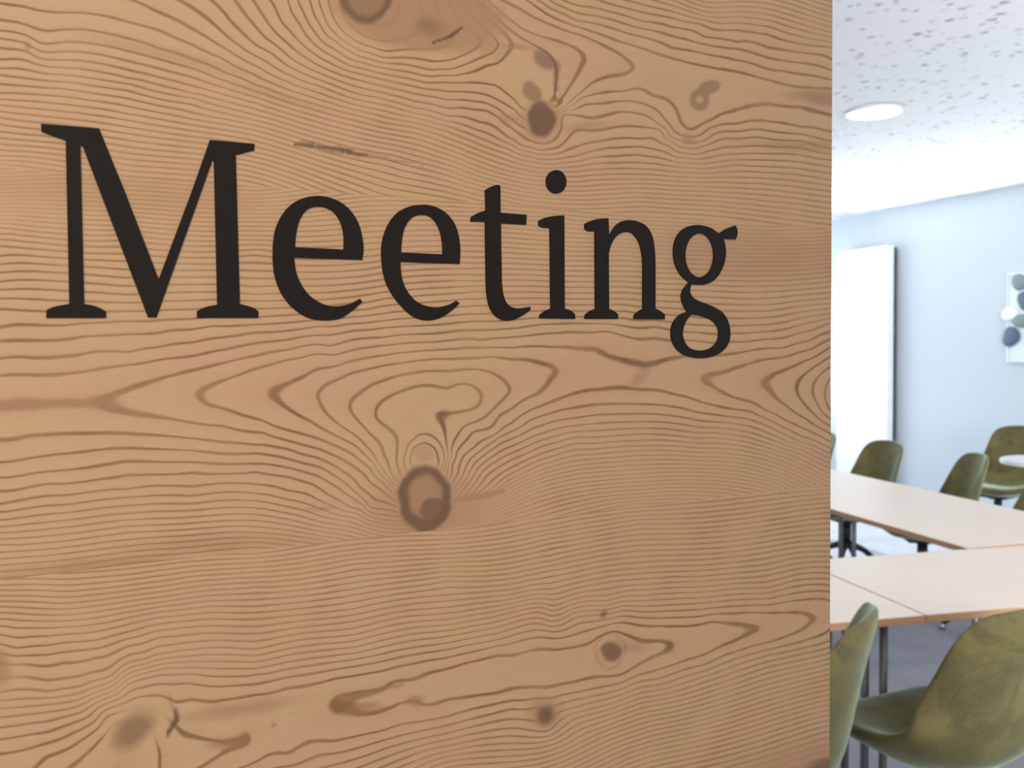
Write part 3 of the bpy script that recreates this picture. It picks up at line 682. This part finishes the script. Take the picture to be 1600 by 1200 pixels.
LET.append([[(64,194,c),(154,201,c),(194.5,300),(247.5,437,c),(299,300,c),(327.5,219,c),(396.7,225,c),(396.4,235,c),(367.5,242.5,c),(374,475,c),(386,478),(397,482),(403,487,c),(402.5,496.7,c),
  (307.5,496.7,c),(307.5,486,c),(320,480),(339,476,c),(333.7,250,c),(331,251,c),(243.7,495.8,c),(231,495.8,c),(128.7,228,c),(125,228,c),(131,475,c),(145,477.5),(157,482),(165,487,c),(165,496.7,c),(72,496.7,c),(72.5,484,c),(85,479),(108,475,c),(102.5,220,c),(80,212),(64.5,206,c)]])
LET[0][0] = [p if p[:2] != (194.5, 300) else (194.5, 300, c) for p in LET[0][0]]
LET.append([T(300,240,[(1060,665,c),(1068,600),(1060,520),(1033,430),(980,350),(900,292),(800,266),(700,277),(620,318),(560,385),(518,480),(503,600),(510,740),(548,860),(622,960),(720,1025),(830,1043),(920,1030),(1000,980),(1060,925,c),(1045,908,c),(980,940),(900,955),(820,942),(740,895),(690,835),(650,750),(635,650,c)]),
            T(300,240,[(640,585,c),(945,600,c),(943,500),(920,420),(870,358),(790,332),(715,352),(668,420),(648,500)])])
LET.append([T(600,240,[(468,690,c),(472,600),(463,520),(440,445),(390,378),(320,335),(240,320),(140,337),(65,385),(10,470),(-17,570),(-17,680),(0,780),(40,870),(100,950),(180,1020),(265,1043),(350,1025),(420,980),(468,935,c),(448,920,c),(400,945),(320,960),(230,942),(170,898),(125,830),(105,760),(98,677,c)]),
            T(600,240,[(103,618,c),(363,630,c),(358,540),(335,460),(290,400),(230,382),(170,402),(125,465),(108,540)])])
LET.append([T(600,240,[(628,230,c),(665,208),(700,197),(722,200,c),(724,370,c),(887,383,c),(884,445,c),(726,437,c),(732,800,c),(742,880),(767,940),(810,965),(860,965),(908,957,c),(913,975,c),(860,1012),(800,1040),(750,1043),(700,1022),(662,975),(641,900),(633,800,c),(628,427,c),(538,425,c),(540,398,c),(580,375),(632,355,c)])])
LET.append([T(600,240,[(962,420,c),(1010,400),(1060,390),(1122,387,c),(1125,970,c),(1160,980),(1190,1005,c),(1190,1033,c),(968,1030,c),(970,1008,c),(1000,985),(1037,970,c),(1032,465,c),(985,462),(963,452,c)]),
            T(600,240,oval(1072,177,63,73))])
LET.append([T(900,240,[(50,440,c),(80,425),(130,410),(198,405,c),(203,518,c),(235,460),(270,430),(310,418),(370,422),(430,450),(470,510),(487,600),(492,720,c),(492,970,c),(520,982),(550,1005,c),(550,1035,c),(357,1033,c),(358,1010,c),(385,985),(412,972,c),(412,700,c),(405,620),(385,550),(345,500),(300,490),(250,515),(217,565),(200,625,c),(202,972,c),(230,982),(258,1005,c),(258,1033,c),(50,1033,c),(52,1010,c),(80,985),(115,972,c),(113,485,c),(70,485),(50,470,c)])])
LET.append([T(900,240,[(888,500,c),(940,468),(993,450,c),(1005,490),(993,537,c),(918,533,c),(932,600),(928,660),(905,730),(860,790),(800,818),(718,817,c),(708,850),(716,885),(745,912),(800,935),(870,965),(920,1003),(950,1060),(960,1130),(946,1190),(905,1240),(840,1270),(770,1279),(690,1266),(630,1230),(595,1170),(588,1110),(600,1060),(640,1010),(688,990,c),(662,940),(652,890),(665,850),(700,806,c),(650,760),(614,690),(603,610),(615,540),(650,485),(700,455),(760,447),(830,462)]),
            T(900,240,oval(767,636,88,136)),
            T(900,240,[(715,1006,c),(780,1017),(845,1045),(878,1085),(886,1130),(872,1180),(830,1218),(770,1231),(710,1217),(675,1175),(663,1120),(680,1055)])])
def letter(loops):
    cu = bpy.data.curves.new('letter', 'CURVE'); cu.dimensions = '2D'; cu.fill_mode = 'BOTH'
    for lp in loops:
        pts = [to_panel(*p) for p in smooth_loop([(q if len(q) > 2 else q) for q in lp])]
        sp = cu.splines.new('POLY'); sp.points.add(len(pts) - 1); sp.use_cyclic_u = True
        for i, (s, z) in enumerate(pts): sp.points[i].co = (s, z, 0, 1)
    cu.extrude = 0.0005
    tmp = bpy.data.objects.new('tmp', cu); C.objects.link(tmp)
    dg = bpy.context.evaluated_depsgraph_get(); dg.update()
    me = bpy.data.meshes.new_from_object(tmp.evaluated_get(dg))
    bpy.data.objects.remove(tmp); bpy.data.curves.remove(cu)
    # curve plane (x, y) -> panel plane (x, z), standing half a millimetre proud of the wood
    me.transform(Matrix(((1, 0, 0, 0), (0, 0, -1, -0.0005), (0, 1, 0, 0), (0, 0, 0, 1))))
    me.materials.clear()
    link('letter', me, M_LETTER, panel)
for l in LET: letter(l)

# ------------------------------------------------------------------ tables
def table(label, loc, rz, L, D, group, legs):
    t = thing('conference_table', label, 'table', loc, rz, group)
    bm = bmesh.new(); box(bm, (0, 0, 0.7295), (L - 0.004, D - 0.004, 0.021), 0, 0.001)
    link('tabletop', bm_mesh('tabletop', bm), M_BEECH, t)
    bm = bmesh.new()
    for sx in (-1, 1): box(bm, (sx * (L / 2 - 0.0015), 0, 0.7285), (0.003, D, 0.021), 0, 0.001)
    for sy in (-1, 1): box(bm, (0, sy * (D / 2 - 0.0015), 0.7285), (L - 0.006, 0.003, 0.021), 0, 0.001)
    link('edging', bm_mesh('edging', bm), M_EDGE, t)
    bm = bmesh.new()
    ix, iy = legs
    for sy in (-1, 1): box(bm, (0, sy * (D / 2 - iy), 0.706), (L - 2 * ix, 0.02, 0.024))
    for sx in (-1, 1): box(bm, (sx * (L / 2 - ix), 0, 0.706), (0.02, D - 2 * iy, 0.024))
    link('under_frame', bm_mesh('under_frame', bm), M_TUBE, t)
    for sx in (-1, 1):
        for sy in (-1, 1):
            bm = bmesh.new(); p = (sx * (L / 2 - ix), sy * (D / 2 - iy))
            tube(bm, (p[0], p[1], 0.02), (p[0], p[1], 0.715), 0.0125, n=16)
            lg = link('leg', bm_mesh('leg', bm), M_TUBE, t, True)
            bm = bmesh.new(); tube(bm, (p[0], p[1], 0), (p[0], p[1], 0.022), 0.016, 0.014)
            link('foot_cap', bm_mesh('foot_cap', bm), M_BLACK, lg)
    return t
GT = 'beech tables set end to end'
# cross row (its near long edge passes under the near chairs)
A2 = math.radians(13.2); U2 = Vector((math.cos(A2), math.sin(A2), 0)); V2 = Vector((-math.sin(A2), math.cos(A2), 0))
n2 = at_z(1447, 961, 0.74); D2 = 0.67
cR = n2 + U2 * 0.7 + V2 * (D2 / 2); cL = n2 - U2 * 0.7 + V2 * (D2 / 2)
table('pale beech table at the front, right of the diagonal seam, behind the big olive chair', (cR.x, cR.y, 0), A2, 1.398, D2, GT, (0.03, 0.235))
table('pale beech table at the front, left of the diagonal seam, mostly hidden', (cL.x, cL.y, 0), A2, 1.398, D2, GT, (0.03, 0.235))
# long row running away from it
A1 = math.radians(15.0); U1 = Vector((math.cos(A1), math.sin(A1), 0)); V1 = Vector((-math.sin(A1), math.cos(A1), 0))
n1 = at_z(1512, 856.5, 0.74); D1 = 0.745; L1 = 1.68
o1 = n1 + U1 * (D1 / 2)
for k, lab in enumerate(('beech table beyond the front row, running back beside the olive chairs',
                         'second beech table of the back row, its end cut off by the larch panel')):
    cc = o1 + V1 * (L1 * (k + 0.5) + 0.002)
    table(lab, (cc.x, cc.y, 0), A1 + math.pi / 2, L1 - 0.002, D1, GT, (0.06, 0.09))

# ------------------------------------------------------------------ chairs
def shell_mesh():
    # centre line of the bucket, front lip to top of the back: (y forward, z, half width, edge lift, edge forward)
    prof = [(0.235, 0.445, 0.165, 0.000, 0.00), (0.225, 0.462, 0.20, 0.000, 0.00), (0.16, 0.468, 0.228, 0.006, 0.0), (0.06, 0.452, 0.240, 0.028, 0.0),
            (-0.04, 0.436, 0.246, 0.058, 0.0), (-0.12, 0.438, 0.248, 0.088, 0.012), (-0.18, 0.470, 0.246, 0.085, 0.040),
            (-0.205, 0.535, 0.238, 0.045, 0.070), (-0.225, 0.600, 0.226, 0.020, 0.080), (-0.243, 0.670, 0.212, 0.004, 0.072),
            (-0.262, 0.740, 0.206, 0.000, 0.060), (-0.280, 0.800, 0.194, -0.004, 0.048), (-0.289, 0.838, 0.170, -0.012, 0.036), (-0.293, 0.856, 0.125, -0.012, 0.022)]
    thick = [0.030, 0.052, 0.066, 0.070, 0.070, 0.066, 0.056, 0.046, 0.038, 0.034, 0.030, 0.028, 0.026, 0.022]
    nv = 13; nr = len(prof)
    bm = bmesh.new(); top, low = [], []
    for i, (y, z, w, lift, fw) in enumerate(prof):
        a, b = prof[max(i - 1, 0)], prof[min(i + 1, nr - 1)]
        ty, tz = b[0] - a[0], b[1] - a[1]; L = math.hypot(ty, tz); ny, nz = tz / L, -ty / L   # towards the sitter
        r, q = [], []
        for j in range(nv):
            t = -1 + 2 * j / (nv - 1); k = abs(t) ** 2.2
            p = Vector((t * w, y + fw * k, z + lift * k)); th = thick[i] * (1 - 0.55 * abs(t) ** 4)
            r.append(bm.verts.new(p)); q.append(bm.verts.new(p - Vector((-0.15 * t * th, ny * th, nz * th))))
        top.append(r); low.append(q)
    for i in range(nr - 1):
        for j in range(nv - 1):
            bm.faces.new((top[i][j], top[i][j + 1], top[i + 1][j + 1], top[i + 1][j]))
            bm.faces.new((low[i][j], low[i + 1][j], low[i + 1][j + 1], low[i][j + 1]))
    for j in range(nv - 1):
        bm.faces.new((top[0][j], low[0][j], low[0][j + 1], top[0][j + 1]))
        bm.faces.new((top[-1][j], top[-1][j + 1], low[-1][j + 1], low[-1][j]))
    for i in range(nr - 1):
        bm.faces.new((top[i][0], top[i + 1][0], low[i + 1][0], low[i][0]))
        bm.faces.new((top[i][-1], low[i][-1], low[i + 1][-1], top[i + 1][-1]))
    bmesh.ops.recalc_face_normals(bm, faces=bm.faces)
    me = bm_mesh('shell', bm)
    o = bpy.data.objects.new('tmp', me); C.objects.link(o)
    sb = o.modifiers.new('b', 'SUBSURF'); sb.levels = 2
    dg = bpy.context.evaluated_depsgraph_get(); dg.update()
    out = bpy.data.meshes.new_from_object(o.evaluated_get(dg)); bpy.data.objects.remove(o)
    out.name = 'shell'
    return out
def make_chair(label):
    t = thing('bucket_chair', label, 'chair', (0, 0, 0), 0, 'olive velvet bucket chairs')
    link('shell', shell_mesh(), M_VELVET, t, True)
    bm = bmesh.new(); tube(bm, (0, 0.01, 0.20), (0, 0.01, 0.385), 0.028, 0.028, 20); tube(bm, (0, 0.01, 0.36), (0, 0.01, 0.378), 0.06, 0.09, 24)
    link('column', bm_mesh('column', bm), M_BLACK, t, True)
    bm = bmesh.new(); box(bm, (0, 0.01, 0.380), (0.20, 0.20, 0.012), 0, 0.003)
    link('mounting_plate', bm_mesh('mounting_plate', bm), M_BLACK, t)
    for k in range(4):
        a = math.pi / 4 + k * math.pi / 2; ca, sa = math.cos(a), math.sin(a)
        bm = bmesh.new()
        ps = [(0.0, 0.235, 0.022), (0.10, 0.20, 0.018), (0.22, 0.105, 0.014), (0.31, 0.028, 0.012)]
        for p, q in zip(ps, ps[1:]):
            tube(bm, (p[0] * ca, 0.01 + p[0] * sa, p[1]), (q[0] * ca, 0.01 + q[0] * sa, q[1]), p[2], q[2], 12)
        lg = link('leg', bm_mesh('leg', bm), M_BLACK, t, True)
        bm = bmesh.new(); tube(bm, (0.31 * ca, 0.01 + 0.31 * sa, 0.0), (0.31 * ca, 0.01 + 0.31 * sa, 0.034), 0.018, 0.015, 16)
        link('foot_glide', bm_mesh('foot_glide', bm), M_CHROME, lg, True)
    return t
def copy_chair(src, label):
    r = src.copy(); C.objects.link(r); r['label'] = label
    for ch in src.children:
        cch = ch.copy(); C.objects.link(cch); cch.parent = r
        for g in ch.children:
            d = g.copy(); C.objects.link(d); d.parent = cch
    return r
BACK = 0.285
def put(ch, px, py, deg, z=0.855):
    """place a chair so that the middle of its back's top shows at the given spot; deg = facing, anticlockwise from +Y"""
    p = at_z(px, py, z); a = math.radians(deg); fwd = Vector((-math.sin(a), math.cos(a), 0))
    o = p + fwd * BACK
    ch.location = (o.x, o.y, 0); ch.rotation_euler = (0, 0, a)
ch0 = make_chair('large olive velvet chair filling the bottom right corner, drawn up to the front table')
CH = [(ch0, 1615, 943, 25)]
for lab, x, y, d in (
    ('olive velvet chair at the lower right edge of the larch panel, seen from its side', 1350, 953, 61),
    ('farthest green velvet chair, only its right edge shows beside the larch panel', 1291, 674, 100),
    ('green velvet bucket chair in front of the white radiator, behind the back tables', 1389, 688, 104),
    ('green velvet bucket chair turned sideways against the plain grey wall, behind the back tables', 1530, 708, 84),
    ('dark green velvet chair at the small round white table by the wall', 1598, 665, 122),
    ('olive velvet chair at the right picture edge, half hidden behind the back table', 1668, 728, 96)):
    CH.append((copy_chair(ch0, lab), x, y, d))
for ch, x, y, d in CH: put(ch, x, y, d)

# ------------------------------------------------------------------ small round table
bp = at_z(1630, 718, 0.75)
bt = thing('bistro_table', 'small round white table between the dark green chair and the right picture edge', 'table', (bp.x, bp.y, 0))
bm = bmesh.new(); tube(bm, (0, 0, 0.722), (0, 0, 0.75), 0.235, 0.235, 64)
es = [e for e in bm.edges if abs(e.verts[0].co.z - e.verts[1].co.z) < 1e-4]
bmesh.ops.bevel(bm, geom=es, offset=0.006, segments=2, affect='EDGES')
link('tabletop', bm_mesh('tabletop', bm), M_BIST, bt)
bm = bmesh.new(); tube(bm, (0, 0, 0.012), (0, 0, 0.722), 0.028, 0.028, 20); tube(bm, (0, 0, 0.69), (0, 0, 0.722), 0.05, 0.1, 24)
link('pole', bm_mesh('pole', bm), M_CHROME, bt, True)
bm = bmesh.new(); tube(bm, (0, 0, 0), (0, 0, 0.014), 0.2, 0.19, 48)
link('base', bm_mesh('base', bm), M_CHROME, bt)

# ------------------------------------------------------------------ tall radiator on the grey wall
def on_wall(x, y, off=0.0):
    return at_plane(x, y, W0 - BX * off, BX)
def wall_ab(p):
    d = p - W0
    return d.dot(AX), -d.dot(BX)
aR, _ = wall_ab(on_wall(1387, 500, 0.12)); aL, _ = wall_ab(on_wall(1308, 500, 0.12))
zT = on_wall(1387, 383, 0.12).z; zB = 0.12
rad = thing('panel_radiator', 'tall flat white radiator standing off the grey wall next to the corner', 'radiator', tuple(room((aR + aL) / 2, 0.0, 0)), WA)
LEN = aL - aR; H = zT - zB
box_obj('front_panel', (-0.115, 0, zB + H / 2), (0.012, LEN, H), M_WHITE, rad, bevel=0.004)
box_obj('convector', (-0.085, 0, zB + H / 2), (0.045, LEN - 0.05, H - 0.06), M_WHITE, rad)
for sy in (-1, 1):
    sd = box_obj('side_cover', (-0.082, sy * (LEN / 2 - 0.006), zB + H / 2), (0.052, 0.010, H - 0.004), M_WHITE, rad, bevel=0.002)
    bm = bmesh.new()
    nsl = 60
    for k in range(nsl):
        box(bm, (-0.040, sy * (LEN / 2 - 0.008), zB + 0.03 + (H - 0.06) * (k + 0.5) / nsl), (0.030, 0.012, (H - 0.06) / nsl * 0.62))
    g = link('side_grille', bm_mesh('side_grille', bm), M_GRILLE, rad); g['kind'] = 'stuff'; g['label'] = 'dark slotted side grille'
box_obj('back_plate', (-0.022, 0, zB + H / 2), (0.008, LEN - 0.02, H - 0.03), M_GRILLE, rad)
for sz in (0.12, 0.88):
    box_obj('bracket', (-0.009, 0, zB + H * sz), (0.018, 0.12, 0.05), M_CHROME, rad)
for dy in (-0.04, 0.04):
    bm = bmesh.new(); tube(bm, (-0.07, dy, 0.0), (-0.07, dy, zB + 0.04), 0.009); link('pipe', bm_mesh('pipe', bm), M_CHROME, rad, True)

# ------------------------------------------------------------------ wall art with stones
aA0, _ = wall_ab(on_wall(1573, 500, 0.02)); zA1 = on_wall(1573, 427, 0.02).z; zA0 = on_wall(1573, 566, 0.02).z
SA = zA1 - zA0
art = thing('stone_picture', 'frosted wall panel set with grey, green and white stones at the right picture edge', 'artwork', tuple(room(aA0 - SA / 2, 0, (zA0 + zA1) / 2)), WA)
box_obj('backing', (-0.010, 0, 0), (0.012, SA - 0.02, SA - 0.02), M_FRAME, art)
for sy in (-1, 1): box_obj('rail', (-0.014, sy * (SA / 2 - 0.008), 0), (0.022, 0.016, SA), M_FRAME, art, bevel=0.002)
for sz in (-1, 1): box_obj('rail', (-0.014, 0, sz * (SA / 2 - 0.008)), (0.022, SA - 0.032, 0.016), M_TRIM, art, bevel=0.002)
random.seed(5)
def stone(y, z, ry, rz, mat, lab, k):
    bm = bmesh.new(); bmesh.ops.create_icosphere(bm, subdivisions=3, radius=1)
    rnd = random.Random(k)
    a1, a2, a3 = rnd.uniform(0, 6), rnd.uniform(0, 6), rnd.uniform(-0.15, 0.15)
    for v in bm.verts:
        th = math.atan2(v.co.z, v.co.y); s = 1 + 0.08 * math.sin(2 * th + a1) + 0.06 * math.sin(3 * th + a2)
        v.co = Vector((v.co.x * 0.018, v.co.y * ry * s, v.co.z * rz * s))
    bmesh.ops.translate(bm, verts=bm.verts, vec=(-0.026, y, z))
    o = link('stone', bm_mesh('stone', bm), mat, art, True)
    if lab: o['label'] = lab
def spx(x, y, r, k, mat, lab, ar=1.15):
    p = on_wall(x, y, 0.02); a, b = wall_ab(p)
    zc = (zA0 + zA1) / 2
    m = (p - Vector((0, 0, CZ))).length / FPX
    stone(a - (aA0 - SA / 2), p.z - zc, r * m * 1.5, r * m * ar * 0.92, mat, lab, k)
spx(1594, 441, 8.5, 1, M_GREENST, 'grey-green stone', 1.5)
spx(1604, 470, 10, 2, M_BLUEST, 'blue-grey stone', 1.4)
spx(1578.5, 491, 8.5, 3, M_WHITEST, 'white stone', 1.35)
spx(1596, 501, 10, 4, M_GREENST, 'grey-green stone', 1.1)
spx(1580.5, 526, 10, 5, M_BLUEST, 'blue-grey stone', 1.45)
for k, (yy, zz, mt) in enumerate(((-0.05, 0.22, M_BLUEST), (-0.12, 0.10, M_GREENST), (-0.22, 0.2, M_WHITEST), (-0.1, -0.12, M_BLUEST), (-0.24, -0.02, M_GREENST), (-0.2, -0.2, M_BLUEST))):
    stone(yy, zz, 0.055, 0.065, mt, None, 10 + k)

# ------------------------------------------------------------------ ceiling light
lp = at_z(1365.5, 173, CEIL)
dl = thing('ceiling_light', 'round white ceiling light, lit, above the meeting tables', 'ceiling light', (lp.x, lp.y, CEIL))
bm = bmesh.new(); tube(bm, (0, 0, -0.014), (0, 0, 0.0), 0.128, 0.128, 64)
link('diffuser', bm_mesh('diffuser', bm), M_LED, dl)
bm = bmesh.new()
n = 64
rings = [(0.128, -0.014), (0.130, -0.018), (0.138, -0.016), (0.142, -0.0002), (0.128, -0.0002)]
vv = [[bm.verts.new((r * math.cos(2*math.pi*i/n), r * math.sin(2*math.pi*i/n), z)) for i in range(n)] for r, z in rings]
for a in range(len(rings)):
    b = (a + 1) % len(rings)
    for i in range(n): bm.faces.new((vv[a][i], vv[a][(i+1) % n], vv[b][(i+1) % n], vv[b][i]))
bmesh.ops.recalc_face_normals(bm, faces=bm.faces)
link('trim_ring', bm_mesh('trim_ring', bm), M_WHITE, dl, True)
